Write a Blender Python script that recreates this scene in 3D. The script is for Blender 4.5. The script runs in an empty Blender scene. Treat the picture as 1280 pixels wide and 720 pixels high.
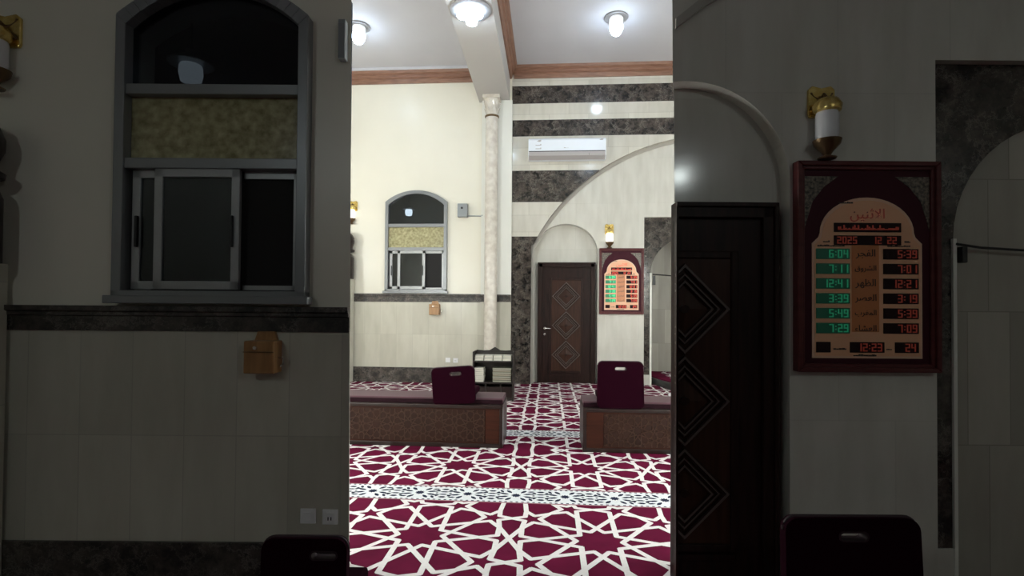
import bpy, bmesh, math, random
from mathutils import Vector, Matrix
random.seed(7)
S = bpy.context.scene
COL = S.collection
PI = math.pi
YAW = math.radians(3.96)          # the anteroom is turned by this against the hall
DN = 2.85                         # anteroom: distance of the partition from the camera
CY, SY = math.cos(YAW), math.sin(YAW)

# ------------------------------------------------------------------ materials
def newmat(name):
    m = bpy.data.materials.new(name); m.use_nodes = True
    return m, m.node_tree.nodes, m.node_tree.links, m.node_tree.nodes['Principled BSDF']
def mat(name, c, rough=.5, metal=0, spec=.5, emit=None, es=0, sheen=0, coat=0):
    m, n, l, b = newmat(name)
    b.inputs['Base Color'].default_value = (*c, 1)
    b.inputs['Roughness'].default_value = rough
    b.inputs['Metallic'].default_value = metal
    b.inputs['Specular IOR Level'].default_value = spec
    if emit:
        b.inputs['Emission Color'].default_value = (*emit, 1); b.inputs['Emission Strength'].default_value = es
    if sheen:
        b.inputs['Sheen Weight'].default_value = sheen; b.inputs['Sheen Roughness'].default_value = .4
    if coat:
        b.inputs['Coat Weight'].default_value = coat; b.inputs['Coat Roughness'].default_value = .08
    return m
def nd(n, t, **k):
    x = n.new(t)
    for a, v in k.items():
        if a in x.inputs: x.inputs[a].default_value = v
        else: setattr(x, a, v)
    return x
def noisy(name, c1, c2, scale=6, rough=.5, detail=4, stretch=(1,1,1), metal=0, spec=.5, lo=.35, hi=.65, coat=0, sheen=0, bump=0):
    m, n, l, b = newmat(name)
    tc = n.new('ShaderNodeTexCoord'); mp = n.new('ShaderNodeMapping'); mp.inputs['Scale'].default_value = stretch
    no = n.new('ShaderNodeTexNoise'); no.inputs['Scale'].default_value = scale; no.inputs['Detail'].default_value = detail
    cr = n.new('ShaderNodeValToRGB')
    cr.color_ramp.elements[0].position = lo; cr.color_ramp.elements[0].color = (*c1, 1)
    cr.color_ramp.elements[1].position = hi; cr.color_ramp.elements[1].color = (*c2, 1)
    l.new(tc.outputs['Object'], mp.inputs['Vector']); l.new(mp.outputs[0], no.inputs['Vector'])
    l.new(no.outputs['Fac'], cr.inputs[0]); l.new(cr.outputs[0], b.inputs['Base Color'])
    b.inputs['Roughness'].default_value = rough; b.inputs['Metallic'].default_value = metal
    b.inputs['Specular IOR Level'].default_value = spec
    if coat: b.inputs['Coat Weight'].default_value = coat; b.inputs['Coat Roughness'].default_value = .1
    if sheen: b.inputs['Sheen Weight'].default_value = sheen
    if bump:
        bp = n.new('ShaderNodeBump'); bp.inputs['Strength'].default_value = bump; bp.inputs['Distance'].default_value = .01
        l.new(no.outputs['Fac'], bp.inputs['Height']); l.new(bp.outputs[0], b.inputs['Normal'])
    return m
def xz_vec(n, l):
    tc = n.new('ShaderNodeTexCoord'); sx = n.new('ShaderNodeSeparateXYZ'); cx = n.new('ShaderNodeCombineXYZ')
    l.new(tc.outputs['Object'], sx.inputs[0]); l.new(sx.outputs[0], cx.inputs[0]); l.new(sx.outputs[2], cx.inputs[1])
    l.new(sx.outputs[1], cx.inputs[2])
    return tc, sx, cx
def tile_nodes(n, l, vec, c1, c2, mortar, bw, bh, off=.5):
    br = n.new('ShaderNodeTexBrick'); l.new(vec, br.inputs['Vector'])
    br.offset = off
    br.inputs['Color1'].default_value = (*c1, 1); br.inputs['Color2'].default_value = (*c2, 1)
    br.inputs['Mortar'].default_value = (*mortar, 1); br.inputs['Scale'].default_value = 1
    br.inputs['Mortar Size'].default_value = .003; br.inputs['Brick Width'].default_value = bw; br.inputs['Row Height'].default_value = bh
    mp = n.new('ShaderNodeMapping'); mp.inputs['Scale'].default_value = (3.5, .8, 1); l.new(vec, mp.inputs[0])
    no = n.new('ShaderNodeTexNoise'); no.inputs['Scale'].default_value = 2.2; no.inputs['Detail'].default_value = 6; l.new(mp.outputs[0], no.inputs['Vector'])
    cr = n.new('ShaderNodeValToRGB'); cr.color_ramp.elements[0].color = (.88, .875, .86, 1); cr.color_ramp.elements[1].color = (1, 1, 1, 1)
    cr.color_ramp.elements[0].position = .3; cr.color_ramp.elements[1].position = .65
    l.new(no.outputs['Fac'], cr.inputs[0])
    mx = n.new('ShaderNodeMix'); mx.data_type = 'RGBA'; mx.blend_type = 'MULTIPLY'; mx.inputs[0].default_value = 1
    l.new(br.outputs['Color'], mx.inputs[6]); l.new(cr.outputs[0], mx.inputs[7])
    return mx.outputs[2]
def dark_nodes(n, l, vec):
    no = n.new('ShaderNodeTexNoise'); no.inputs['Scale'].default_value = 8; no.inputs['Detail'].default_value = 9; no.inputs['Roughness'].default_value = .78
    l.new(vec, no.inputs['Vector'])
    vo = n.new('ShaderNodeTexVoronoi'); vo.feature = 'DISTANCE_TO_EDGE'; vo.inputs['Scale'].default_value = 5.5
    mxv = n.new('ShaderNodeMix'); mxv.data_type = 'VECTOR'; mxv.inputs[0].default_value = .35
    l.new(vec, mxv.inputs[4]); l.new(no.outputs['Color'], mxv.inputs[5]); l.new(mxv.outputs[1], vo.inputs['Vector'])
    r1 = n.new('ShaderNodeValToRGB'); e = r1.color_ramp.elements
    e[0].position = .42; e[0].color = (.010, .009, .009, 1); e[1].position = .72; e[1].color = (.13, .105, .088, 1)
    l.new(no.outputs['Fac'], r1.inputs[0])
    r2 = n.new('ShaderNodeValToRGB'); e = r2.color_ramp.elements
    e[0].position = 0; e[0].color = (1, 1, 1, 1); e[1].position = .028; e[1].color = (0, 0, 0, 1)
    l.new(vo.outputs['Distance'], r2.inputs[0])
    sc = n.new('ShaderNodeMix'); sc.data_type = 'RGBA'; sc.inputs[7].default_value = (.36, .33, .29, 1)
    bw = n.new('ShaderNodeRGBToBW'); l.new(r2.outputs[0], bw.inputs[0])
    n2 = n.new('ShaderNodeTexNoise'); n2.inputs['Scale'].default_value = 3; l.new(vec, n2.inputs['Vector'])
    mu = n.new('ShaderNodeMath'); mu.operation = 'MULTIPLY'; l.new(bw.outputs[0], mu.inputs[0]); l.new(n2.outputs['Fac'], mu.inputs[1])
    l.new(mu.outputs[0], sc.inputs[0]); l.new(r1.outputs[0], sc.inputs[6])
    return sc.outputs[2]
def marble_tiles(name, c1, c2, mortar, bw, bh, rough=.22, off=.5, zo=0):
    m, n, l, b = newmat(name); tc, sx, cx = xz_vec(n, l)
    mp = n.new('ShaderNodeMapping'); mp.inputs['Location'].default_value = (.07, -zo, 0); l.new(cx.outputs[0], mp.inputs[0])
    l.new(tile_nodes(n, l, mp.outputs[0], c1, c2, mortar, bw, bh, off), b.inputs['Base Color'])
    b.inputs['Roughness'].default_value = rough
    return m
def marble_dark(name, rough=.12):
    m, n, l, b = newmat(name); tc, sx, cx = xz_vec(n, l)
    l.new(dark_nodes(n, l, cx.outputs[0]), b.inputs['Base Color']); b.inputs['Roughness'].default_value = rough
    return m
def marble_stripes(name, levels):      # dark courses between given heights
    m, n, l, b = newmat(name); tc, sx, cx = xz_vec(n, l)
    lt = tile_nodes(n, l, cx.outputs[0], (.66, .64, .57), (.58, .56, .50), (.45, .43, .38), .78, .335)
    dk = dark_nodes(n, l, cx.outputs[0])
    dv = n.new('ShaderNodeMath'); dv.operation = 'DIVIDE'; dv.inputs[1].default_value = 7; l.new(sx.outputs[2], dv.inputs[0])
    cr = n.new('ShaderNodeValToRGB'); cr.color_ramp.interpolation = 'CONSTANT'
    e = cr.color_ramp.elements; e[0].position = 0; e[0].color = (1, 1, 1, 1); e[1].position = .9999; e[1].color = (0, 0, 0, 1)
    v = 1
    for z in levels:
        v = 1 - v; q = e.new(z/7); q.color = (v, v, v, 1)
    l.new(dv.outputs[0], cr.inputs[0])
    mx = n.new('ShaderNodeMix'); mx.data_type = 'RGBA'
    l.new(cr.outputs[0], mx.inputs[0]); l.new(lt, mx.inputs[6]); l.new(dk, mx.inputs[7]); l.new(mx.outputs[2], b.inputs['Base Color'])
    b.inputs['Roughness'].default_value = .13
    return m
def glass(name, tint, refl=.12):
    m, n, l, b = newmat(name)
    out = n['Material Output']; n.remove(b)
    t = n.new('ShaderNodeBsdfTransparent'); t.inputs[0].default_value = (*tint, 1)
    g = n.new('ShaderNodeBsdfGlossy'); g.inputs['Roughness'].default_value = .03; g.inputs[0].default_value = (.8, .85, .9, 1)
    x = n.new('ShaderNodeMixShader'); x.inputs[0].default_value = refl
    l.new(t.outputs[0], x.inputs[1]); l.new(g.outputs[0], x.inputs[2]); l.new(x.outputs[0], out.inputs[0])
    return m

M = {}
M['plaster'] = noisy('cream plaster', (.77, .74, .635), (.80, .77, .665), 1.2, .32)
M['ceil'] = noisy('ceiling paint', (.56, .565, .60), (.59, .595, .63), 1, .7)
M['beam'] = mat('beam paint', (.47, .455, .435), .6)
M['pil'] = mat('pilaster paint', (.80, .80, .74), .35)
M['tile'] = marble_tiles('beige wall tiles', (.60, .585, .50), (.51, .495, .42), (.48, .465, .40), .33, .66, .25, 0, .30)
M['tilen'] = marble_tiles('beige near tiles', (.60, .585, .50), (.51, .495, .42), (.48, .465, .40), .285, .572, .25, 0, .222)
M['tile2'] = marble_tiles('pale polished tiles', (.66, .65, .595), (.62, .61, .555), (.59, .58, .53), .62, .9, .13)
M['tile3'] = marble_tiles('grey polished tiles', (.50, .48, .42), (.35, .335, .29), (.3, .29, .25), .24, .75, .2)
M['dark'] = marble_dark('dark brown marble')
M['darks'] = marble_dark('satin dark brown marble', .42)
M['stripe'] = marble_stripes('striped marble courses', [2.90, 3.59, 4.23, 4.90, 5.23, 5.57, 5.91])
M['soffit'] = mat('arch stone edge', (.40, .38, .34), .35)
M['cornice'] = noisy('reddish wood cornice', (.19, .092, .058), (.29, .15, .098), 5, .4, stretch=(1, 1, 12))
M['colm'] = noisy('rosy cream marble', (.55, .50, .44), (.70, .66, .59), 9, .18, 8)
M['door'] = noisy('dark walnut', (.013, .006, .005), (.026, .011, .009), 5, .42, 5, (6, 6, .5), spec=.18)
M['lip'] = mat('worn walnut edge', (.105, .078, .070), .35)  # paler walnut: highlight on the diamond edges painted as colour
M['doorpanel'] = noisy('brown walnut panel', (.030, .012, .008), (.050, .020, .012), 5, .42, 5, (6, 6, .5), spec=.2)
M['bench'] = noisy('mahogany', (.034, .010, .006), (.058, .017, .009), 4, .45, 5, (.6, 6, 6), spec=.2)
M['benchdark'] = noisy('dark mahogany', (.012, .006, .005), (.022, .010, .008), 4, .38, 5, (.6, 6, 6))
M['carve'] = noisy('carved mahogany', (.022, .008, .005), (.036, .013, .007), 6, .5, 4, spec=.3)
M['ridge'] = mat('carved ridge', (.062, .028, .016), .4)
M['cush'] = mat('mauve cushion', (.075, .028, .038), .6, spec=.3, sheen=.1)
M['cushside'] = mat('wine cushion border', (.016, .0015, .006), .7, spec=.2)
M['chair'] = noisy('wine fabric', (.011, .0004, .0040), (.016, .0006, .0056), 90, .85, 2, spec=.05)
M['chairedge'] = mat('wine piping', (.022, .006, .011), .6)
M['shelfw'] = noisy('black-brown wood', (.013, .010, .009), (.026, .019, .016), 4, .4, 5, (.6, 6, 6))
M['alu'] = mat('grey aluminium', (.24, .25, .26), .35, .35)
M['alul'] = mat('light grey aluminium', (.37, .38, .39), .35, .35)
M['black'] = mat('black plastic', (.012, .012, .013), .4)
M['nightbox'] = mat('night outside', (.028, .033, .048), .9)
M['glass'] = glass('dark window glass', (.35, .38, .40), .05)
M['screen'] = mat('fly screen', (.017, .016, .016), .9)
M['pattern'] = noisy('gold patterned glass', (.22, .20, .09), (.52, .48, .28), 22, .18, 5, lo=.3, hi=.7)
M['gold'] = noisy('polished brass', (.62, .43, .11), (.85, .66, .25), 30, .25, metal=.85)
M['bronze'] = mat('dark bronze', (.16, .10, .05), .35, .7)
M['acw'] = mat('white plastic', (.80, .85, .92), .22)
M['acg'] = mat('grey plastic', (.40, .38, .38), .4)
M['white'] = mat('white switch plastic', (.85, .85, .86), .3)
M['boxw'] = noisy('varnished pine', (.30, .15, .055), (.42, .22, .085), 4, .35, 4, (8, 8, 1))
M['greyp'] = mat('grey plastic case', (.26, .28, .29), .45)
M['steel'] = mat('brushed steel', (.75, .73, .70), .25, .9)
M['frame'] = noisy('burgundy lacquer', (.085, .018, .020), (.12, .028, .028), 3, .35, 3, (1, 1, 8), spec=.25)
M['bmaroon'] = mat('maroon board', (.048, .006, .014), .5, spec=.15)
M['bcorner'] = noisy('dark arabesque corner', (.02, .015, .012), (.20, .16, .12), 60, .3, 2)
M['peach'] = mat('peach plaque', (.85, .46, .27), .35)
M['peachl'] = mat('pale peach border', (.82, .52, .36), .35)
M['orange'] = mat('orange strip', (.58, .20, .065), .35)
M['led_off'] = mat('dark display', (.016, .003, .004), .55, spec=.2)
M['ink'] = mat('dark ink', (.03, .015, .012), .5)
M['red'] = mat('red led', (.4, .03, .02), .4, emit=(1, .10, .05), es=.75)
M['green'] = mat('green led', (.03, .3, .15), .4, emit=(.06, .85, .32), es=1.15)
M['greend'] = mat('green led background', (.01, .10, .05), .4, emit=(.02, .40, .15), es=.35)
M['reddim'] = mat('weak red led', (.06, .008, .006), .4, emit=(1, .14, .08), es=.055)
M['greendim'] = mat('weak green led', (.01, .06, .04), .4, emit=(.06, .85, .40), es=.10)
M['greenddim'] = mat('weak green led background', (.004, .03, .02), .4, emit=(.03, .6, .3), es=.018)
M['bulb'] = mat('lit bulb', (.9, .9, .9), .4, emit=(.66, .82, 1), es=44)
M['bulbneck'] = mat('bulb collar', (.8, .8, .8), .4, emit=(.86, .93, 1), es=.55)
M['bulbdim'] = mat('weak bulb', (.9, .9, .9), .4, emit=(.90, 1, .98), es=185)
M['globe'] = mat('lit globe', (.9, .9, .9), .3, emit=(.96, 1, .97), es=83)
M['porch'] = mat('porch bulb', (.9, .9, .9), .4, emit=(.9, .95, 1), es=6)  # glow standing in for a lamp mirrored in the glass
M['porchdim'] = mat('weak porch bulb', (.9, .9, .9), .4, emit=(.9, .95, 1), es=.35)
M['milk'] = mat('lit milk glass', (.9, .88, .84), .25, emit=(1, .93, .82), es=1.6)
M['milkdim'] = mat('weak milk glass', (.75, .76, .80), .25)
M['ring'] = mat('lamp ring', (.28, .28, .29), .4)
M['paper'] = mat('book pages', (.62, .60, .52), .6)
M['cover1'] = mat('green-grey book cover', (.16, .17, .12), .5)
M['cover2'] = mat('pale book cover', (.50, .49, .44), .5)
M['cover3'] = mat('brown book cover', (.17, .13, .09), .5)
M['blackstone'] = mat('black stone', (.018, .020, .020), .35)
M['carpet'] = noisy('wine carpet pile', (.082, .0025, .021), (.115, .004, .030), 3, .95, 6, spec=.1)
M['strap'] = noisy('ivory carpet pile', (.69, .66, .645), (.74, .71, .695), 40, .95, 3, spec=.1)
M['band'] = noisy('white carpet band', (.64, .66, .68), (.70, .72, .73), 40, .95, 3, spec=.1)
M['navy'] = mat('navy carpet pile', (.018, .022, .045), .95, spec=.1)
M['pink'] = mat('pink carpet edge', (.28, .10, .13), .95, spec=.1)

# ------------------------------------------------------------------ mesh helpers
def clip_poly(p, xmin):
    o = []
    for i in range(len(p)):
        a, b = p[i], p[(i+1) % len(p)]
        ia, ib = a[0] >= xmin, b[0] >= xmin
        if ia: o.append(a)
        if ia != ib:
            t = (xmin-a[0])/(b[0]-a[0]); o.append(tuple(a[k]+t*(b[k]-a[k]) for k in range(len(a))))
    return o
class G:
    def __init__(s, xmin=None): s.v = []; s.f = []; s.m = []; s.xmin = xmin
    def _add(s, vs, fs, m):
        k = len(s.v); s.v += [tuple(v) for v in vs]
        for f in fs: s.f.append([k+i for i in f]); s.m.append(m)
        return s
    def box(s, x0, x1, y0, y1, z0, z1, m=0):
        if s.xmin is not None:
            x0 = max(x0, s.xmin)
            if x1 <= x0: return s
        vs = [(x, y, z) for x in (x0, x1) for y in (y0, y1) for z in (z0, z1)]
        return s._add(vs, [(0,1,3,2),(4,6,7,5),(0,4,5,1),(2,3,7,6),(0,2,6,4),(1,5,7,3)], m)
    def prism(s, p, y0, y1, m=0, shrink=0):       # polygon (x, z) extruded along y; front at y0
        if s.xmin is not None: p = clip_poly(p, s.xmin)
        n = len(p)
        if n < 3: return s
        q = p
        if shrink:
            cx = sum(a[0] for a in p)/n; cz = sum(a[1] for a in p)/n
            q = [(cx+(a-cx)*(1-shrink), cz+(b-cz)*(1-shrink)) for a, b in p]
        vs = [(a, y0, b) for a, b in q]+[(a, y1, b) for a, b in p]
        fs = [tuple(range(n)), tuple(range(2*n-1, n-1, -1))]+[(i, n+i, n+(i+1) % n, (i+1) % n) for i in range(n)]
        return s._add(vs, fs, m)
    def plan(s, p, z0, z1, m=0):                  # polygon (x, y) extruded along z
        n = len(p)
        vs = [(a, b, z0) for a, b in p]+[(a, b, z1) for a, b in p]
        fs = [tuple(range(n-1, -1, -1)), tuple(range(n, 2*n))]+[(i, (i+1) % n, n+(i+1) % n, n+i) for i in range(n)]
        return s._add(vs, fs, m)
    def profile(s, p, x0, x1, m=0):               # polygon (y, z) extruded along x
        n = len(p)
        vs = [(x0, a, b) for a, b in p]+[(x1, a, b) for a, b in p]
        fs = [tuple(range(n)), tuple(range(2*n-1, n-1, -1))]+[(i, n+i, n+(i+1) % n, (i+1) % n) for i in range(n)]
        return s._add(vs, fs, m)
    def strip(s, a, b, y0, y1, m=0):              # band between two open curves a, b of (x, z)
        for i in range(len(a)-1): s.prism([a[i], a[i+1], b[i+1], b[i]], y0, y1, m)
        return s
    def quad(s, *p, m=0): return s._add(p, [tuple(range(len(p)))], m)
    def lathe(s, pr, c=(0,0,0), n=20, m=0, axis='z'):
        vs = []; fs = []
        for r, z in pr:
            for i in range(n):
                a = 2*PI*i/n; x, y = r*math.cos(a), r*math.sin(a)
                vs.append((c[0]+x, c[1]+y, c[2]+z) if axis == 'z' else (c[0]+x, c[1]+z, c[2]+y))
        k = len(pr)
        for j in range(k-1):
            for i in range(n): fs.append((j*n+i, j*n+(i+1) % n, (j+1)*n+(i+1) % n, (j+1)*n+i))
        fs.append(tuple(range(n-1, -1, -1))); fs.append(tuple(range((k-1)*n, k*n)))
        return s._add(vs, fs, m)
    def tube(s, pts, r, m=0, n=8):
        pts = [Vector(p) for p in pts]; vs = []; fs = []
        for i, p in enumerate(pts):
            d = (pts[min(i+1, len(pts)-1)]-pts[max(i-1, 0)]).normalized()
            u = d.cross(Vector((0, 0, 1)) if abs(d.z) < .9 else Vector((1, 0, 0))).normalized(); w = d.cross(u)
            for k in range(n):
                a = 2*PI*k/n; vs.append(p+u*r*math.cos(a)+w*r*math.sin(a))
        for i in range(len(pts)-1):
            for k in range(n): fs.append((i*n+k, i*n+(k+1) % n, (i+1)*n+(k+1) % n, (i+1)*n+k))
        fs.append(tuple(range(n-1, -1, -1))); fs.append(tuple(range((len(pts)-1)*n, len(pts)*n)))
        return s._add(vs, fs, m)
    def ob(s, name, mats, parent=None, loc=(0,0,0), rz=0, smooth=False, bevel=0, fix=True):
        me = bpy.data.meshes.new(name); me.from_pydata(s.v, [], s.f)
        for m in (mats if isinstance(mats, (list, tuple)) else [mats]): me.materials.append(M[m])
        me.polygons.foreach_set('material_index', s.m)
        if fix:
            bm = bmesh.new(); bm.from_mesh(me); bmesh.ops.recalc_face_normals(bm, faces=bm.faces[:]); bm.to_mesh(me); bm.free()
        if smooth:
            me.polygons.foreach_set('use_smooth', [True]*len(me.polygons))
            me.set_sharp_from_angle(angle=math.radians(40))
        o = bpy.data.objects.new(name, me); COL.objects.link(o)
        o.parent = parent; o.location = loc; o.rotation_euler[2] = rz
        if bevel:
            b = o.modifiers.new('bevel', 'BEVEL'); b.width = bevel; b.segments = 2; b.limit_method = 'ANGLE'
        return o
def plate(outer, holes, y0, y1):          # slab in the xz plane with holes
    bm = bmesh.new(); edges = []
    for loop in [outer]+list(holes):
        vs = [bm.verts.new((a, y0, b)) for a, b in loop]
        edges += [bm.edges.new((vs[i], vs[(i+1) % len(vs)])) for i in range(len(vs))]
    bmesh.ops.triangle_fill(bm, use_beauty=True, edges=edges)
    r = bmesh.ops.extrude_face_region(bm, geom=bm.faces[:])
    for v in r['geom']:
        if isinstance(v, bmesh.types.BMVert): v.co.y = y1
    bmesh.ops.recalc_face_normals(bm, faces=bm.faces[:])
    g = G(); bm.verts.index_update()
    g.v = [tuple(v.co) for v in bm.verts]; g.f = [[v.index for v in f.verts] for f in bm.faces]; g.m = [0]*len(g.f); bm.free()
    return g
def tag(o, label=None, cat=None, group=None, kind=None):
    for k, v in (('label', label), ('category', cat), ('group', group), ('kind', kind)):
        if v: o[k] = v
    return o
def empty(name, loc, rz=0, **k):
    o = bpy.data.objects.new(name, None); COL.objects.link(o); o.location = loc; o.rotation_euler[2] = rz
    o.empty_display_size = .1
    return tag(o, **k)
def near(u, d, z=0): return (u*CY-d*SY, u*SY+d*CY, z)      # anteroom coordinates -> world
def arc(cx, cz, a, b, t0, t1, n=24): return [(cx+a*math.cos(math.radians(t0+(t1-t0)*i/n)), cz+b*math.sin(math.radians(t0+(t1-t0)*i/n))) for i in range(n+1)]
def rrect(x0, x1, z0, z1, r, n=6):
    p = []
    for cx, cz, a in ((x1-r, z1-r, 0), (x0+r, z1-r, 90), (x0+r, z0+r, 180), (x1-r, z0+r, 270)):
        p += [(cx+r*math.cos(math.radians(a+90*i/n)), cz+r*math.sin(math.radians(a+90*i/n))) for i in range(n+1)]
    return p

# ------------------------------------------------------------------ girih pattern
def girih(cx, cy, s=1.0, sy=1.0):
    p = .12; r2 = p/math.cos(math.radians(36)); out = []
    P = lambda r, a: (r*math.cos(math.radians(a)), r*math.sin(math.radians(a)))
    ap = 4.45*p
    for k in range(10):
        f = 36*k
        n = P(p, f)
        for sg in (1, -1):
            t = P(1, f+90*sg); q = (n[0]+t[0]*4.118*p, n[1]+t[1]*4.118*p)
            out.append((P(r2, f+36*sg), q)); out.append((q, P(ap, f+90*sg)))
    C = (.585, 0); A18, A54, A90 = P(ap, 18), P(ap, 54), P(ap, 90)
    q = [(A18, C)]
    c = P(.55, 36); Mn = lambda c, a: (c[0]+P(.06, a)[0], c[1]+P(.06, a)[1])
    O1 = (.585, c[1]); O2 = (c[0]+P(.14, 72)[0], c[1]+P(.14, 72)[1]); W = (.502, .615)
    m1, m2, m3 = Mn(c, 324), Mn(c, 36), Mn(c, 108)
    q += [(A18, m1), (m1, O1), (O1, m2), (m2, O2), (O2, m3), (m3, A54), (O2, W)]
    c = P(.55, 72); X1, X2 = (.29, .615), (.14, .615)
    a, b, d = Mn(c, 0), Mn(c, 72), Mn(c, 144)
    q += [(A54, a), (a, X1), (X1, b), (b, X2), (X2, d), (d, A90)]
    for u, v in q:
        for sx in (1, -1):
            for sz in (1, -1): out.append(((u[0]*sx, u[1]*sz), (v[0]*sx, v[1]*sz)))
    return [((cx+a[0]*s, cy+a[1]*s*sy), (cx+b[0]*s, cy+b[1]*s*sy)) for a, b in out]
def clip_seg(a, b, lo, hi, ax):
    if a[ax] > b[ax]: a, b = b, a
    if b[ax] <= lo or a[ax] >= hi: return None
    L = lambda v: tuple(a[k]+(b[k]-a[k])*(v-a[ax])/(b[ax]-a[ax]) for k in (0, 1))
    if a[ax] < lo: a = L(lo)
    if b[ax] > hi: b = L(hi)
    return a, b
def seg_quad(a, b, w, ext):
    d = Vector(b)-Vector(a); L = d.length
    if L < 1e-4: return None
    d /= L; n = Vector((-d.y, d.x))*w/2; a = Vector(a)-d*ext; b = Vector(b)+d*ext
    return [a-n, b-n, b+n, a+n]

# ------------------------------------------------------------------ setting: floor carpet
HX = 6.4; HYB = 10.3; CEIL = 6.30
f = G(); zi = 0
f.quad((-7.2, -5, 0), (7.2, -5, 0), (7.2, 12.2, 0), (-7.2, 12.2, 0), m=0)
for (y0, y1, rows) in ((1.2, 4.022, (2.17, 3.40)), (4.335, 6.09, (4.93, 6.16)), (6.42, 10.6, (7.06, 8.29, 9.52, 10.75))):
    for ry in rows:
        for k in range(-4, 5):
            for a, b in girih(-.83+1.17*k, ry):
                if abs(a[0]) > 4.6: continue
                s = clip_seg(a, b, y0, y1, 1)
                if s:
                    q = seg_quad(*s, .036, .008); zi = (zi+1) % 97
                    if q: f.quad(*[(v.x, v.y, .0010+zi*.00001) for v in q], m=1)
for yc in (4.178, 6.255):
    x0, x1, h = -4.7, 4.7, .152
    f.quad((x0, yc-h, .002), (x1, yc-h, .002), (x1, yc+h, .002), (x0, yc+h, .002), m=2)
    for s in (-1, 1):
        e = yc+s*(h+.008)
        f.quad((x0, e-.008, .0022), (x1, e-.008, .0022), (x1, e+.008, .0022), (x0, e+.008, .0022), m=4)
        for i in range(int(9.4/.0433)):
            x = x0+i*.0433; y = yc+s*(h-.012)
            f.quad((x, y-.008, .0025), (x+.02, y-.008, .0025), (x+.02, y+.008, .0025), (x, y+.008, .0025), m=3)
    def loz(cx, cy, a, L, w):
        L *= 1.3; w *= 1.35; d = Vector((math.cos(a), math.sin(a))); n = Vector((-d.y, d.x)); c = Vector((cx, cy))
        pts = [c-d*L, c-d*L*.3+n*w, c+d*L*.45+n*w, c+d*L, c+d*L*.45-n*w, c-d*L*.3-n*w]
        if all(abs(p.y-yc) < h-.018 for p in pts): f.quad(*[(p.x, p.y, .0025) for p in pts], m=3)
    def star(cx, cy, r, n):
        pts = [(cx+(r if i % 2 else r*.66)*math.cos(PI*i/n), cy+(r if i % 2 else r*.66)*math.sin(PI*i/n), .0025) for i in range(2*n)]
        f.quad(*pts, m=3)
    for k in range(-12, 13):
        cx = -.245+.39*k
        if abs(cx) > 4.4: continue
        star(cx, yc, .042, 10)
        for i in range(10):
            a = 2*PI*(i+.5)/10
            loz(cx+.098*math.cos(a), yc+.098*math.sin(a), a, .03, .011)
        for i in range(20):
            a = 2*PI*i/20
            if abs(math.cos(a)) < .97: loz(cx+.145*math.cos(a), yc+.145*math.sin(a), a+(.5 if i % 2 else -.5), .024, .009)
        mx = cx+.195
        for s in (-1, 1):
            loz(mx, yc+s*.028, 0, .03, .009); loz(mx, yc+s*.085, 0, .026, .012); loz(mx+s*.048, yc+.055, 1.2*s, .018, .008); loz(mx+s*.048, yc-.055, -1.2*s, .018, .008)
            star(mx+s*.055, yc, .014, 5)
fl = f.ob('floor', ['carpet', 'strap', 'band', 'navy', 'pink'], fix=False)
tag(fl, 'wine red carpet with ivory star lattice and white bands', 'carpet', kind='structure')

# ------------------------------------------------------------------ setting: hall shell
def struct(o, label=None, cat=None): return tag(o, label, cat, kind='structure')
struct(G().box(-7.2, 7.2, 2.4, 12.2, CEIL, CEIL+.2).ob('ceiling', 'ceil'), 'grey white hall ceiling either side of the beam', 'ceiling')
bm_ = G().box(-1.395, -.785, 2.6, HYB, 5.62, CEIL)
struct(bm_.ob('trim_1', 'beam'), 'boxed grey ceiling beam running towards the back wall', 'beam')
# cornices with a stepped profile
def cornice(zt, zb):
    h = zt-zb; return [(0, zb), (-.03, zb), (-.045, zb+h*.2), (-.05, zb+h*.35), (-.085, zb+h*.45), (-.09, zb+h*.65), (-.13, zb+h*.78), (-.15, zt), (0, zt)]
struct(G().profile([(HYB+a, b) for a, b in cornice(6.25, 6.03)], -6.4, -1.395).ob('trim_2', 'cornice'), 'reddish wooden cornice above the plastered wall with the window', 'cornice')
struct(G().box(-6.4, -1.395, HYB-.17, HYB, 6.25, 6.30).ob('trim_3', 'ceil'))
struct(G().profile([(HYB+a, b) for a, b in cornice(6.30, 6.08)], -.70, 6.4).ob('trim_4', 'cornice'), 'reddish wooden cornice above the striped marble wall', 'cornice')
g = G(); pr = cornice(6.30, 6.08); n = len(pr)
g.prism([(-.785-a, b) for a, b in pr], 2.6, HYB)
struct(g.ob('trim_5', 'cornice'), 'reddish wooden cornice along the side of the ceiling beam', 'cornice')
# back wall, plastered part with window opening
WX, WZ = -2.65, 1.80
def win_outline(s, sz, grow=0):
    hw, sp, top = .63*s+grow, 1.82*sz, 2.05*sz+grow
    hgt = top-sp; R = (hw*hw+hgt*hgt)/(2*hgt); t = math.degrees(math.asin(hw/R))
    return [(-hw, -grow*0)]+[(R*math.sin(math.radians(-t+2*t*i/20)), top-R+R*math.cos(math.radians(-t+2*t*i/20))) for i in range(21)]+[(hw, 0)]
hole = [(WX+a, WZ+b) for a, b in win_outline(.97, .985)]
wl = plate([(-6.4, 0), (-.74, 0), (-.74, CEIL), (-6.4, CEIL)], [hole], HYB, HYB+.2)
struct(wl.ob('wall_back', 'plaster'), 'cream plastered back wall around the arched window', 'wall')
g = G().box(-6.4, -1.33, HYB-.012, HYB, .30, 1.62)
struct(g.ob('trim_6', 'tile'), 'beige marble wainscot below the window', 'wainscot')
g = G().box(-6.4, -1.33, HYB-.03, HYB, 0, .30)
struct(g.ob('baseboard_back', 'darks'), 'dark marble skirting along the back wall', 'skirting')
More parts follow.
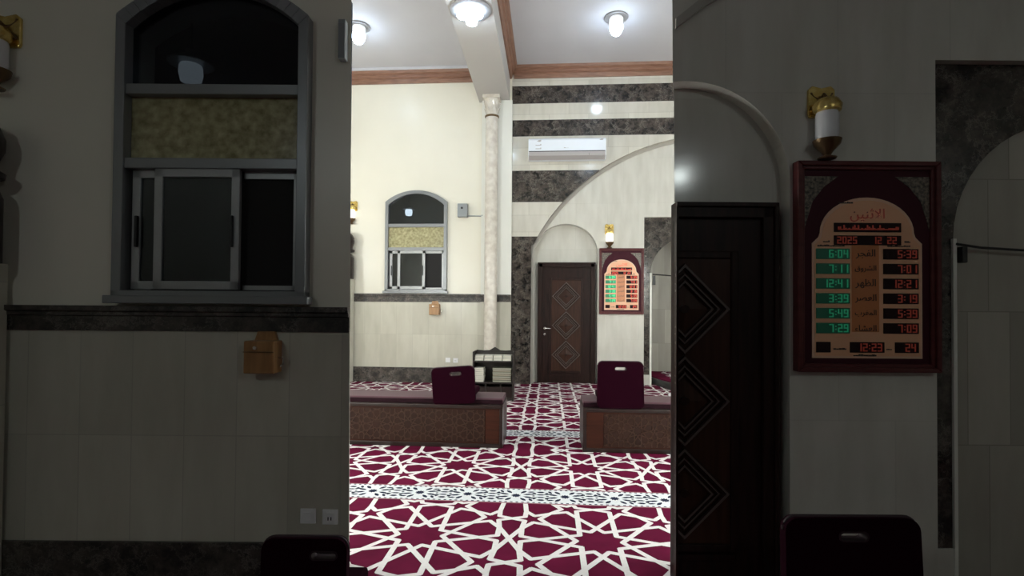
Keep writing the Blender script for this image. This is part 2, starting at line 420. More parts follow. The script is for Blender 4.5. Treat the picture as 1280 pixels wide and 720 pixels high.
def dado(x0, x1, y, z0, z1): 
    h = z1-z0
    return G().profile([(y, z0), (y-.02, z0), (y-.02, z0+h*.58), (y-.035, z0+h*.62), (y-.035, z0+h*.74), (y-.05, z0+h*.80), (y-.05, z1), (y, z1)], x0, x1)
struct(dado(-6.4, -1.33, HYB, 1.61, 1.775).ob('trim_7', 'darks'), 'dark marble dado rail under the window', 'dado rail')
# pilaster behind the column
g = G().box(-1.33, -.73, 10.2, HYB, 0, 5.62)
struct(g.ob('wall_pilaster', 'pil'), 'pale pilaster behind the round marble column', 'pilaster')
g = G().box(-1.332, -.728, 10.188, 10.2, .30, 1.62)
struct(g.ob('trim_8', 'tile')); struct(G().box(-1.334, -.726, 10.17, 10.2, 0, .3).ob('trim_9', 'dark'))
struct(dado(-1.334, -.726, 10.2, 1.62, 1.765).ob('trim_10', 'darks'))
# striped wall with the big arch
AX, AZ, AR = 3.167, 1.008, 3.89
left = [(-.34, 0), (-.34, 2.75)]
pts = []
for i in range(41):
    x = -.30+(6.4+.30)*i/40
    xx = x if x <= AX else 2*AX-x
    if xx < -.34: z = 2.75
    else: z = AZ+math.sqrt(max(0, AR*AR-(xx-AX)**2))
    pts.append((x, z))
outl = [(-.74, 0), (-.34, 0), (-.34, 2.75)]+pts+[(6.4, CEIL), (-.74, CEIL)]
struct(plate(outl, [], HYB, HYB+.13).ob('wall_striped', 'stripe'), 'dark and pale striped marble wall around the big arch', 'wall')
edge = [(-.34, 0), (-.34, 2.75)]+pts
inn = [(-.285, 0), (-.285, 2.72)]+[(x+.045 if x < AX else x-.045, z-.055) for x, z in pts]
struct(G().strip(edge, inn, HYB+.10, HYB+.13).ob('trim_11', 'soffit', bevel=.004), 'grey stone edge of the big arch', 'arch')
# wall inside the arch, with the door niche
NX = .35
niche = [(NX-.63, 0)]+[(NX-.63, 2.62)]+arc(NX, 2.62, .63, .575, 180, 0)[1:]+[(NX+.63, 0)]
outl = [(-.36, 0), niche[0]]+niche[1:]+[(1.89, 0), (1.89, 3.32), (3.6, 3.32), (3.6, 0), (6.4, 0), (6.4, 5.2), (-.36, 5.2)]
struct(plate(outl, [], 10.42, 10.60).ob('wall_arch', 'tile2'), 'pale polished marble wall inside the big arch', 'wall')
struct(G().box(-.5, 1.2, 10.60, 10.75, 0, 3.4).ob('wall_niche', 'tile2'), 'pale marble back of the arched door niche', 'wall')
# dark marble surround and inner recess to its right
arch_in = [(2.03, 0), (2.03, 2.2)]+[(2.03+.80*(1-math.cos(math.radians(a))), 2.2+.75*math.sin(math.radians(a))) for a in range(6, 181, 6)]+[(3.63-.02, 0)]
outl = [(1.89, 0), (2.03, 0)]+arch_in[1:-1]+[(3.63, 0), (3.75, 0), (3.75, 3.34), (1.89, 3.34)]
struct(plate(outl, [], 10.50, 10.62).ob('wall_surround', 'dark'), 'dark marble surround of the recess right of the clock board', 'wall')
struct(G().box(1.885, 2.03, 10.485, 10.50, 0, .20).ob('trim_12', 'tile2'))
struct(G().box(2.015, 2.05, 10.47, 10.62, 0, 2.22).ob('trim_13', 'pil'), 'thin white edging strip of the dark surround', 'edging')
struct(G().box(1.7, 4.4, 11.7, 11.85, 0, 3.6).ob('wall_recess', 'tile3'), 'grey tiled back wall of the recess', 'wall')
struct(G().box(1.7, 1.85, 10.62, 11.85, 0, 3.6).box(4.25, 4.4, 10.62, 11.85, 0, 3.6).box(1.7, 4.4, 10.62, 11.85, 3.6, 3.7).ob('wall_recess_sides', 'tile3'))
# side walls of the hall
struct(G().box(-6.6, -6.4, 1.9, 12, 0, CEIL).ob('wall_left', 'plaster')); struct(G().box(6.4, 6.6, 1.9, 12, 0, CEIL).ob('wall_right', 'plaster'))

# ------------------------------------------------------------------ window builder
def window(name, loc, rz, s, sz, label, kind_lamp, lamp_label, group=None):
    r = empty(name, loc, rz, label=label, cat='window', kind='structure')
    o = win_outline(s, sz); fw = .065*s
    i_ = [(x*(1-fw/(.63*s)) if abs(x) > 1e-6 else 0, (z-fw if z > 1.7*sz else (z+fw if z < .1 else z))) for x, z in o]
    g = G(); g.strip(o, i_, -.05, .06); g.box(-.63*s, .63*s, -.05, .06, 0, fw)
    g.box(-.66*s, .66*s, -.075, .0, -.02*sz, .03*sz)
    g.ob('window_frame', 'alu', r, bevel=.004)
    L = (.63*s-fw)
    G().box(-L, L, -.04, .05, 1.312*sz, 1.378*sz).ob('transom', 'alu', r, bevel=.004)
    G().box(-L, L, -.04, .05, .838*sz, .905*sz).ob('transom', 'alu', r, bevel=.004)
    g = G(); up = [p for p in i_[1:-1]]
    g.prism([(-L, 1.35*sz)]+[(x, z) for x, z in up]+[(L, 1.35*sz)], .012, .018)
    g.ob('arched_pane', 'glass', r)
    G().box(-L, L, .01, .02, .88*sz, 1.35*sz).ob('patterned_pane', 'pattern', r)
    # sliding part
    zb, zt = .07*sz, .838*sz
    G().box(-L, L, .03, .05, zb, zt).ob('insect_screen', 'screen', r)
    def sash(name, x0, x1, y, hx):
        g = G(); t = .055*s
        g.box(x0, x1, y-.012, y+.012, zb, zb+t).box(x0, x1, y-.012, y+.012, zt-t, zt).box(x0, x0+t, y-.012, y+.012, zb, zt).box(x1-t, x1, y-.012, y+.012, zb, zt)
        q = g.ob(name, 'alul', r, bevel=.003)
        G().box(x0+t*.8, x1-t*.8, y-.003, y+.003, zb+t*.8, zt-t*.8).ob('pane', 'glass', q)
        h = G().box(hx-.010*s, hx+.010*s, y-.03, y-.012, .34*sz, .54*sz); h.ob('handle', 'black', q, bevel=.004)
    sash('sliding_sash', -.54*s, .17*s, .008, -.50*s)
    sash('sliding_sash', -.37*s, .19*s, -.022, .145*s)
    G().box(.19*s, L-.01, .012, .022, zb, zb+.03*sz).box(.19*s, L-.01, .012, .022, zt-.05*sz, zt).box(L-.045*s, L-.01, .012, .022, zb, zt).ob('screen_frame', 'alul', r)
    g = G(); y1 = .42*s          # dark outside niche closed behind the panes
    g.box(-.75*s, .75*s, y1, y1+.05, -.1, 2.2*sz).box(-.75*s, -.68*s, .07, y1, -.1, 2.2*sz).box(.68*s, .75*s, .07, y1, -.1, 2.2*sz).box(-.75*s, .75*s, .07, y1, 2.12*sz, 2.2*sz).box(-.75*s, .75*s, .07, y1, -.1, -.05)
    g.ob('night_niche', 'nightbox', r)
    return r
def lamp_reflection(loc, rz, s, m, label):  # made-up lamp behind the pane, in place of a reflection in it
    r = empty('porch_lamp', loc, rz, label=label, cat='lamp')
    G().lathe([(.018*s, 0), (.055*s, .012*s), (.065*s, .06*s), (.062*s, .10*s), (.05*s, .125*s)], smooth_n := (0, 0, 0)).ob('bulb', m, r, smooth=True)
    G().lathe([(.12*s, .112*s), (.125*s, .12*s), (.06*s, .16*s), (.03*s, .175*s), (.03*s, .20*s)]).ob('lamp_shade', 'alul', r, smooth=True)
    G().tube([(0, 0, .19*s), (0, 0, .36*s)], .006*s).ob('cable', 'black', r)
    return r
window('window_1', (WX, HYB-.02, WZ), 0, 1, 1, 'small arched grey aluminium window in the bright hall', None, None)
lamp_reflection((-2.87, HYB+.20, WZ+1.58), 0, 1.15, 'porch', 'lit lamp behind the arched pane of the small hall window')

# ------------------------------------------------------------------ column
c = empty('marble_column', (-1.115, 10.06, 0), label='tall slim cream marble column below the ceiling beam', cat='column')
G().lathe([(.125, .28), (.125, 2.5), (.122, 5.2), (.120, 5.24)], n=28).ob('shaft', 'colm', c, smooth=True)
g = G().lathe([(.19, 0), (.19, .10), (.165, .13), (.17, .17), (.145, .22), (.15, .25), (.126, .28)], n=28); g.ob('base', 'colm', c, smooth=True)
cap = empty('capital', (0, 0, 5.24)); cap.parent = c
bpy.data.objects.remove(cap)
g = G().lathe([(.122, 5.24), (.118, 5.30), (.125, 5.40), (.15, 5.54), (.155, 5.56)], n=28)
for k in range(12):
    a = 2*PI*k/12
    for z0, rr in ((5.31, .125), (5.42, .133)):
        a2 = a+(PI/12 if z0 > 5.4 else 0); d = Vector((math.cos(a2), math.sin(a2), 0)); t = Vector((-d.y, d.x, 0))
        b0 = d*rr+Vector((0, 0, z0)); 
        g.quad(b0-t*.03, b0+t*.03, b0+d*.012+t*.022+Vector((0, 0, .07)), b0+d*.035+Vector((0, 0, .10)), b0+d*.012-t*.022+Vector((0, 0, .07)))
g.box(-.165, .165, -.165, .14, 5.56, 5.62)
g.ob('capital', 'colm', c, fix=False)
G().lathe([(.122, 5.215), (.138, 5.222), (.142, 5.235), (.138, 5.248), (.122, 5.255)], n=28).ob('neck_ring', 'bronze', c, smooth=True)

# ------------------------------------------------------------------ small wall things
def wall_box(name, w, h, d, m, loc, rz, label, cat, knob=False, lid=None):
    r = empty(name, loc, rz, label=label, cat=cat)
    G().box(-w/2, w/2, -d, 0, 0, h).ob('case', m, r, bevel=.008)
    return r
r = wall_box('alarm_box', .20, .265, .12, 'greyp', (-1.705, HYB+.004, 3.305), 0, 'small grey plastic box beside the hall window, wired to the pilaster', 'alarm box')
G().lathe([(.022, -.128), (.022, -.115)], (-.01, 0, .175), 12, axis='y').ob('sensor', 'black', r)
tag(G().tube([(-1.605, HYB-.03, 3.335), (-1.34, HYB-.03, 3.33), (-1.31, 10.185, 3.33)], .011).ob('conduit', 'greyp'), 'thin grey conduit from the grey box to the pilaster', 'conduit')
def coin_box(loc, rz, s, label):
    r = empty('wooden_box', loc, rz, label=label, cat='box')
    G().box(-.10*s, .10*s, -.13*s, 0, 0, .215*s).ob('case', 'boxw', r, bevel=.008*s)
    G().prism([(-.075*s, .215*s), (.075*s, .215*s), (.055*s, .275*s), (-.055*s, .275*s)], -.03*s, 0).ob('hanging_plate', 'boxw', r)
    G().box(-.10*s, .10*s, -.136*s, -.13*s, .14*s, .146*s).ob('lid_line', 'bronze', r)
    G().lathe([(.012*s, -.145*s), (.014*s, -.13*s)], (-.02*s, 0, .17*s), 12, axis='y').ob('screw', 'steel', r)
    g = G().tube([(.10*s, -.06*s, .10*s), (.13*s, -.06*s, .10*s), (.13*s, -.06*s, .06*s), (.115*s, -.06*s, .045*s)], .008*s)
    g.ob('padlock', 'steel', r)
coin_box((-2.25, HYB-.012, 1.355), 0, 1, 'small varnished wooden box below the hall window')
def outlet(loc, rz, s, label, grp=None, socket=False):
    r = empty('wall_outlet', loc, rz, label=label, cat='wall socket')
    if grp: r['group'] = grp
    G().box(-.048*s, .048*s, -.012, 0, 0, .092*s).ob('cover_plate', 'white', r, bevel=.004)
    if socket:
        q = G().box(-.030*s, .030*s, -.018, -.012, .016*s, .076*s).ob('socket_face', 'white', r, bevel=.003)
        G().box(-.012*s, -.006*s, -.0195, -.018, .03*s, .05*s).box(.006*s, .012*s, -.0195, -.018, .03*s, .05*s).ob('pin_holes', 'black', q)
    else:
        G().box(-.028*s, .028*s, -.017, -.012, .018*s, .074*s).ob('rocker', 'white', r, bevel=.003)
outlet((-1.985, HYB-.012, .41), 0, 1, 'left one of two white wall plates above the hall skirting')
outlet((-1.83, HYB-.012, .405), 0, 1, 'white socket plate right beside the bookshelf in the hall', socket=True)
# air conditioner
r = empty('wall_air_conditioner', (.35, HYB+.004, 4.41), label='white split air conditioner on the striped marble wall', cat='air conditioner')
G().profile([(0, 0), (-.14, 0), (-.22, .06), (-.235, .145), (-.235, .36), (-.21, .395), (0, .40)], -.75, .75).ob('body', 'acw', r, bevel=.006)
G().profile([(-.144, -.005), (-.226, .058), (-.24, .128), (-.236, .133), (-.2, .06), (-.14, .0)], -.74, .735).ob('louver', 'acg', r)
G().box(-.74, .735, -.2375, -.20, .133, .148).ob('air_slot', 'black', r)
for x0, x1, z in ((-.58, -.50, .335), (-.53, -.50, .352), (-.61, -.50, .255), (-.52, -.50, .27), (-.61, -.50, .185), (-.52, -.50, .20)): G().box(x0, x1, -.237, -.234, z, z+.012).ob('sticker', 'acg', r)
G().box(-.555, -.515, -.238, -.234, .325, .36).ob('energy_sticker', 'acg', r)
g = G().prism([(.62, .355), (.65, .345), (.69, .35), (.70, .37), (.66, .375)], -.238, -.234); g.ob('badge', 'acg', r)
G().box(-.06, -.03, -.237, -.234, .20, .212).box(-.03, .03, -.237, -.234, .202, .205).ob('maker_mark', 'acg', r)
G().box(.42, .425, -.235, -.225, .06, .12).ob('panel_seam', 'black', r)
# wall sconces
def sconce(loc, rz, s, m, label, wide=1.0):
    r = empty('wall_sconce', loc, rz, label=label, cat='wall lamp')
    g = G(); hw = .085*s*wide
    g.prism([(-hw, .30*s), (-hw*.9, .28*s), (hw*.9, .28*s), (hw, .30*s), (hw, .46*s), (hw*.7, .485*s), (0, .47*s), (-hw*.7, .485*s), (-hw, .46*s)], -.02*s, 0)
    bp = g.ob('back_plate', 'gold', r, bevel=.004)
    g = G()
    for sg in (-1, 1):
        g.tube([(sg*hw*.8*math.cos(t*.5), -.025*s-.01*s*math.sin(t), .33*s+.018*s*t*wide) for t in [i*.5 for i in range(13)]], .006*s)
    g.ob('scroll', 'bronze', bp)
    G().tube([(0, 0, .40*s), (0, -.045*s, .42*s), (0, -.075*s, .385*s)], .010*s).ob('arm', 'bronze', r)
    G().lathe([(.03*s, .385*s), (.065*s, .37*s), (.085*s, .335*s), (.08*s, .30*s), (.066*s, .292*s)], (0, -.075*s, 0)).ob('crown', 'gold', r, smooth=True)
    G().lathe([(.058*s, .115*s), (.066*s, .15*s), (.066*s, .27*s), (.06*s, .295*s)], (0, -.075*s, 0)).ob('glass_shade', m, r, smooth=True)
    G().lathe([(.05*s, 0), (.055*s, .008*s), (.02*s, .022*s), (.03*s, .04*s), (.075*s, .09*s), (.082*s, .118*s), (.058*s, .122*s)], (0, -.075*s, 0)).ob('cup', 'bronze', r, smooth=True)
    return r
sconce((1.205, 10.42, 2.70), 0, 1, 'milk', 'lit brass wall lamp with white glass above the hall clock board')
sconce((-3.97, HYB, 3.17), 0, 1, 'milk', 'lit brass wall lamp left of the small hall window', 1.15)

# ------------------------------------------------------------------ post with turned finial
def finial_post(loc, rz, s, label):
    r = empty('finial_post', loc, rz, label=label, cat='post')
    G().box(-.14*s, .12*s, -.14*s, .14*s, 0, 2.06*s).ob('post', 'tile', r, bevel=.006)
    G().lathe([(.155*s, 2.06*s), (.155*s, 2.47*s), (.135*s, 2.52*s), (.09*s, 2.555*s), (.085*s, 2.58*s), (.16*s, 2.60*s), (.165*s, 2.63*s), (.12*s, 2.66*s), (.13*s, 2.71*s), (.158*s, 2.78*s), (.16*s, 2.85*s), (.13*s, 2.93*s), (.07*s, 2.98*s), (.01*s, 3.0*s)], n=28).ob('finial', 'benchdark', r, smooth=True)
    return r
finial_post((-4.02, 10.1, 0), 0, 1.0, 'pale post with dark turned finial at the left side of the hall')

# ------------------------------------------------------------------ doors
def door(name, loc, rz, s, sz, label, xmin=None):
    r = empty(name, loc, rz, label=label, cat='door', kind='structure')
    N = lambda: G(xmin)
    g = N(); W = .58*s; Hh = 2.43*sz; fw = .095*s
    for x0, x1 in ((-W, -W+fw), (W-fw, W)): g.box(x0, x1, -.09, 0, 0, Hh)
    g.box(-W, W, -.09, 0, Hh-fw, Hh)
    g.box(-W+.0, -W+.03*s, -.105, -.09, 0, Hh).box(W-.03*s, W, -.105, -.09, 0, Hh).box(-W, W, -.105, -.09, Hh-.03*sz, Hh)
    g.ob('door_frame', 'door', r, bevel=.005)
    g = N().box(-W+fw, W-fw, -.06, -.01, .005, Hh-fw)
    leaf = g.ob('door_leaf', 'door', r)
    x0, x1, z0, z1 = -.30*s, .29*s, .245*sz, 2.07*sz
    g = N(); t = .05*s
    for a, b, c_, d in ((x0-t, x0, z0-t, z1+t), (x1, x1+t, z0-t, z1+t), (x0, x1, z0-t, z0), (x0, x1, z1, z1+t)): g.box(a, b, -.075, -.06, c_, d)
    g.ob('panel_moulding', 'door', leaf, bevel=.008)
    N().box(x0, x1, -.064, -.06, z0, z1).ob('panel', 'doorpanel', leaf)
    cx = (x0+x1)/2; hz = (z1-z0-.06*sz)/6; hx = (x1-x0)/2-.005
    for k in range(3):
        cz = z0+.03*sz+hz*(2*k+1)
        g = N()
        for a, b, y in ((1.0, .86, -.085), (.79, .70, -.080), (.64, .55, -.085)):
            for sx in (1, -1):
                for s2 in (1, -1):
                    g.prism([(cx+sx*hx*a, cz), (cx, cz+s2*hz*a), (cx, cz+s2*hz*b), (cx+sx*hx*b, cz)], y, -.06)
        g.ob('diamond_moulding', 'door', leaf, bevel=.006)
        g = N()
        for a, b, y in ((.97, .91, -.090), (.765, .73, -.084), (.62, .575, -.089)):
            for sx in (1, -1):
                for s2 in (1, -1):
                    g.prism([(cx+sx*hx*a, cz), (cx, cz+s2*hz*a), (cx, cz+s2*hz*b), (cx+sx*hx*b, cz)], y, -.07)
        g.ob('diamond_bead', 'lip', leaf)  # pale strips carry the painted edge highlight
        g = N(); q = .50; apex = (cx, -.088, cz)
        ring = [(cx+hx*q, cz), (cx, cz+hz*q), (cx-hx*q, cz), (cx, cz-hz*q)]
        for i in range(4):
            tri = [(*ring[i], -.064), (*ring[(i+1) % 4], -.064), (cx, cz, -.078)]
            if xmin is not None: tri = clip_poly(tri, xmin)
            if len(tri) > 2: g.quad(*[(a, y, z) for a, z, y in tri])
        g.ob('diamond_boss', 'doorpanel', leaf, fix=False)
        N().prism(arc(cx, cz, .03*s, .025*s, 0, 345, 23), -.084, -.072).ob('rosette', 'door', leaf)
    N().box(x0-.02, x1+.02, -.082, -.06, z0-.10*sz, z0-.06*sz).ob('bottom_rail', 'door', leaf, bevel=.006)
    if xmin is not None: G().box(xmin, xmin+.012, -.098, 0, .005, Hh).ob('meeting_stile', 'door', leaf)
    if xmin is None:
        G().tube([(-.43*s, -.06, 1.10), (-.43*s, -.105, 1.10), (-.415*s, -.11, 1.10), (-.315*s, -.11, 1.095)], .011).lathe([(.026, -.068), (.026, -.06)], (-.43*s, 0, 1.10), 14, axis='y').ob('door_handle', 'steel', leaf, smooth=True)
        G().lathe([(.02, -.070), (.024, -.06)], (-.435*s, 0, .98), 14, axis='y').ob('key_plate', 'steel', leaf)
    return r
door('door_1', (.37, 10.60, .0), 0, 1, 1, 'dark wooden door with three carved diamonds in the hall niche')

# ------------------------------------------------------------------ prayer time board
SEG = {'0': 'abcdef', '1': 'bc', '2': 'abged', '3': 'abgcd', '4': 'fgbc', '5': 'afgcd', '6': 'afgedc', '7': 'abc', '8': 'abcdefg', '9': 'abfgcd'}
def digits(m, par, txt, x, z, h, y, right=False):
    w = h*.55; t = h*.14; adv = w*1.32
    wid = sum(adv*.5 if c == ':' else (adv*.45 if c == ' ' else adv) for c in txt)
    if right: x = x-wid
    for c in txt:
        if c == ' ': x += adv*.45; continue
        g = G()
        if c == ':':
            for zz in (.28, .66): g.box(x+w*.05, x+w*.05+t, y-.003, y, z+h*zz, z+h*zz+t)
            g.ob('colon', m, par); x += adv*.5; continue
        B = {'a': (0, w, h-t, h), 'd': (0, w, 0, t), 'g': (0, w, h/2-t/2, h/2+t/2), 'f': (0, t, h/2, h), 'e': (0, t, 0, h/2), 'b': (w-t, w, h/2, h), 'c': (w-t, w, 0, h/2)}
        for q in SEG[c]:
            a, b, c_, d = B[q]; g.box(x+a, x+b, y-.003, y, z+c_, z+d)
        g.ob('digit', m, par); x += adv
def text_mesh(txt, size, m, parent, cx, cz, y, maxw):
    cu = bpy.data.curves.new('lettering', 'FONT'); cu.body = txt; cu.size = size; cu.align_x = 'CENTER'; cu.extrude = .001
    o = bpy.data.objects.new('lettering', cu); COL.objects.link(o)
    dg = bpy.context.evaluated_depsgraph_get(); dg.update()
    me = bpy.data.meshes.new_from_object(o.evaluated_get(dg)); bpy.data.objects.remove(o)
    xs = [v.co.x for v in me.vertices]; ys = [v.co.y for v in me.vertices]
    if not xs: return None
    k = min(1, maxw/(max(xs)-min(xs))); mx = (max(xs)+min(xs))/2; my = (max(ys)+min(ys))/2
    for v in me.vertices:
        a, b, c_ = v.co; v.co = (cx+(a-mx)*k, y-.001-c_, cz+(b-my)*k)
    me.materials.clear(); me.materials.append(M[m])
    q = bpy.data.objects.new('lettering', me); COL.objects.link(q); q.parent = parent
    return q
AR_ = ['\uFEAE\uFEA0\uFED4\uFEDF\uFE8D', '\uFED5\uFEED\uFEAE\uFEB8\uFEDF\uFE8D', '\uFEAE\uFEEC\uFEC8\uFEDF\uFE8D', '\uFEAE\uFEBC\uFECC\uFEDF\uFE8D', '\uFE8F\uFEAE\uFED0\uFEE4\uFEDF\uFE8D', '\uFE80\uFE8E\uFEB8\uFECC\uFEDF\uFE8D']
DAY = '\uFEE6\uFEF4\uFEE8\uFE9B\uFEFB\uFE8D'
def board(loc, rz, s, sz, dim, label):
    r = empty('prayer_clock', loc, rz, label=label, cat='wall clock')
    R_, G_, GD = ('reddim', 'greendim', 'greenddim') if dim else ('red', 'green', 'greend')
    X = lambda v: (v-.5)*.87*s         # board drawn in a 0..1 square
    Z = lambda v: (1-v)*1.305*sz
    g = G(); o = [(X(0), Z(1)), (X(0), Z(0)), (X(1), Z(0)), (X(1), Z(1)), (X(0), Z(1))]
    def inset(k): return [(X(k), Z(1-k*.66)), (X(k), Z(k*.66)), (X(1-k), Z(k*.66)), (X(1-k), Z(1-k*.66)), (X(k), Z(1-k*.66))]
    g.strip(o, inset(.035), -.06, 0); g.strip(inset(.03), inset(.06), -.045, 0)
    g.ob('board_frame', 'frame', r, bevel=.006)
    b = G().box(X(.05), X(.95), -.03, 0, Z(.96), Z(.04)).ob('back_board', 'bmaroon', r)
    for sg in (0, 1):
        fx = lambda v: X(v if sg == 0 else 1-v)
        G().prism([(fx(.06), Z(.07)), (fx(.30), Z(.07)), (fx(.20), Z(.12)), (fx(.12), Z(.19)), (fx(.075), Z(.29)), (fx(.06), Z(.33))], -.033, -.03).ob('corner_ornament', 'bcorner', b)
    arcp = [(X(.5+.345*math.cos(math.radians(a))), Z(.47-.295*math.sin(math.radians(a)))) for a in range(0, 181, 9)]
    outl = [(X(.88), Z(.93)), (X(.88), Z(.60)), (X(.85), Z(.575)), (X(.845), Z(.47))]+arcp+[(X(.155), Z(.47)), (X(.15), Z(.575)), (X(.12), Z(.60)), (X(.12), Z(.93))]
    q = outl[:]; 
    # plaque: pale border with a peach field
    cxm, czm = X(.5), Z(.6)
    def mk(k, y, m, nm, par):
        pts = [(cxm+(a-cxm)*k, czm+(c_-czm)*(1-(1-k)*.75)) for a, c_ in OUT]
        return G().prism(pts, y, -.03).ob(nm, m, par)
    OUT = [(X(.885), Z(.935)), (X(.885), Z(.39)), (X(.84), Z(.36))]+[(X(.5+.33*math.cos(math.radians(a))), Z(.34-.17*math.sin(math.radians(a)))) for a in range(0, 181, 9)]+[(X(.16), Z(.36)), (X(.115), Z(.39)), (X(.115), Z(.935))]
    pl = mk(1, -.034, 'peachl', 'plaque', r)
    mk(.955, -.036, 'peach', 'plaque_field', pl)
    G().box(X(.39), X(.58), -.038, -.034, Z(.81), Z(.38)).ob('name_column', 'orange', pl)
    def disp(x0, x1, z0, z1, back='led_off'): return G().box(X(x0), X(x1), -.041, -.034, Z(z1), Z(z0)).ob('display', back, r, bevel=.002)
    gr, gg = G(), G()
    # top rows
    d = disp(.265, .735, .292, .336); 
    g2 = G()
    random.seed(5)
    for i in range(34):                       # scrolling dot line, only strokes are legible
        x = X(.29+.012*i*1.05); h = random.choice((.006, .012, .02, .03))*sz
        g2.box(x, x+.008*s, -.044, -.041, Z(.326), Z(.326)+h)
    g2.box(X(.30), X(.71), -.044, -.041, Z(.326), Z(.326)+.006*sz)
    g2.ob('dot_text', R_, d)
    text_mesh(DAY, .085*s, R_, pl, X(.5), Z(.255), -.037, .30*s)
    d = disp(.265, .735, .352, .398)
    digits(R_, d, '2025', X(.285), Z(.392), .034*sz*1.305, -.041); digits(R_, d, '12', X(.53), Z(.392), .034*sz*1.305, -.041); digits(R_, d, '22', X(.635), Z(.392), .034*sz*1.305, -.041)
    gt = ['6:04', '7:11', '12:41', '3:39', '5:49', '7:29']; rt = ['5:39', '7:01', '12:21', '3:19', '5:39', '7:09']
    for i in range(6):
        z0 = .415+.0705*i; z1 = z0+.050
        d = disp(.14, .375, z0, z1, GD); digits(G_, d, gt[i], X(.37), Z(z1-.006), .038*sz*1.305, -.041, True)
        d = disp(.61, .855, z0, z1); digits(R_, d, rt[i], X(.85), Z(z1-.006), .038*sz*1.305, -.041, True)
        text_mesh(AR_[i], .06*s, 'ink', pl, X(.485), Z((z0+z1)/2), -.038, .13*s)
    disp(.14, .24, .858, .908)
    d = disp(.375, .615, .858, .908); digits(R_, d, '12:23', X(.605), Z(.902), .038*sz*1.305, -.041, True)
    d = disp(.69, .855, .858, .908); digits(R_, d, '24', X(.84), Z(.902), .038*sz*1.305, -.041, True)
    for x0, x1, z in ((.26, .35, .895), (.63, .67, .895), (.15, .34, .405), (.64, .80, .405), (.30, .40, .20), (.19, .235, .385), (.76, .80, .385), (.40, .56, .925)):
        k = x0; g2 = G()
        while k < x1:
            wd = random.uniform(.008, .02); g2.box(X(k), X(min(k+wd, x1)), -.0375, -.036, Z(z), Z(z)+random.uniform(.006, .012)*sz); k += wd+.002
        g2.ob('small_print', 'ink', pl)
    return r
board((1.445, 10.42, 1.395), 0, 1, 1, False, 'brightly lit burgundy framed prayer clock beside the hall door')

# ------------------------------------------------------------------ ceiling lamps
def bulb_lamp(loc, label, m='bulb', s=1.0, grp=None):
    r = empty('ceiling_lamp', loc, label=label, cat='ceiling lamp', group=grp)
    G().lathe([(.095*s, -.002), (.19*s, -.004), (.195*s, -.016), (.185*s, -.022), (.095*s, -.012)], n=32).ob('trim_ring', 'ring', r, smooth=True)
    G().lathe([(.10*s, -.005), (.115*s, -.03*s), (.115*s, -.13*s), (.11*s, -.14*s)], n=24).ob('collar', 'bulbneck', r, smooth=True)
    G().lathe([(.11*s, -.14*s), (.112*s, -.18*s), (.095*s, -.235*s), (.07*s, -.275*s), (.045*s, -.295*s), (.01*s, -.30*s)], n=24).ob('bulb', m, r, smooth=True)
    return r
HL = 'round ceiling lamps of the hall'
bulb_lamp((-3.26, 8.62, CEIL), 'round bulb lamp on the left ceiling field, at the hall opening edge')
bulb_lamp((1.09, 8.58, CEIL), 'round bulb lamp on the right ceiling field of the hall')
for x in (-3.2, 1.09, 4.6): bulb_lamp((x, 5.6, CEIL), 'round bulb lamp out of view near the middle of the hall ceiling', grp=HL)
for x in (-3.2, 1.3): bulb_lamp((x, 3.8, CEIL), 'round bulb lamp out of view near the front of the hall ceiling', grp='front ceiling lamps of the hall')
r = empty('beam_lamp', (-1.09, 7.05, 5.62), label='bright cluster lamp under the ceiling beam at the top edge', cat='ceiling lamp')
G().lathe([(.01, 0), (.28, 0), (.29, -.02), (.26, -.045), (.01, -.045)], n=32).ob('dish', 'ring', r, smooth=True)
for k, (dx, dy) in enumerate(((-.10, -.06), (.10, -.06), (0, .11), (0, -.13))):
    G().lathe([(.03, -.045), (.075, -.06), (.085, -.10), (.07, -.145), (.035, -.165), (.005, -.17)], (dx, dy, 0), 18).ob('bulb', 'bulb', r, smooth=True)

for x, y, z in ((-3.2, 4.3, 2.6), (2.7, 4.3, 2.6), (5.0, 7.0, 2.7), (-5.3, 7.4, 2.7), (2.7, 3.55, 1.9), (-3.1, 3.5, 1.9)):  # unseen globes added as even fill light for the hall
    r = empty('hanging_lamp', (x, y, z), label='hanging globe lamp beyond the frame beside the hall opening', cat='hanging lamp', group='globe lamps of the hall')
    G().lathe([(.005, -.2)]+[(.2*math.cos(math.radians(a)), .2*math.sin(math.radians(a))) for a in range(-80, 76, 12)]+[(.04, .2)], n=24).ob('globe', 'globe', r, smooth=True)
    G().lathe([(.05, .195), (.05, .24), (.012, .26), (.012, CEIL-z-.03), (.06, CEIL-z-.02), (.06, CEIL-z)], n=14).ob('hanging_rod', 'bronze', r)
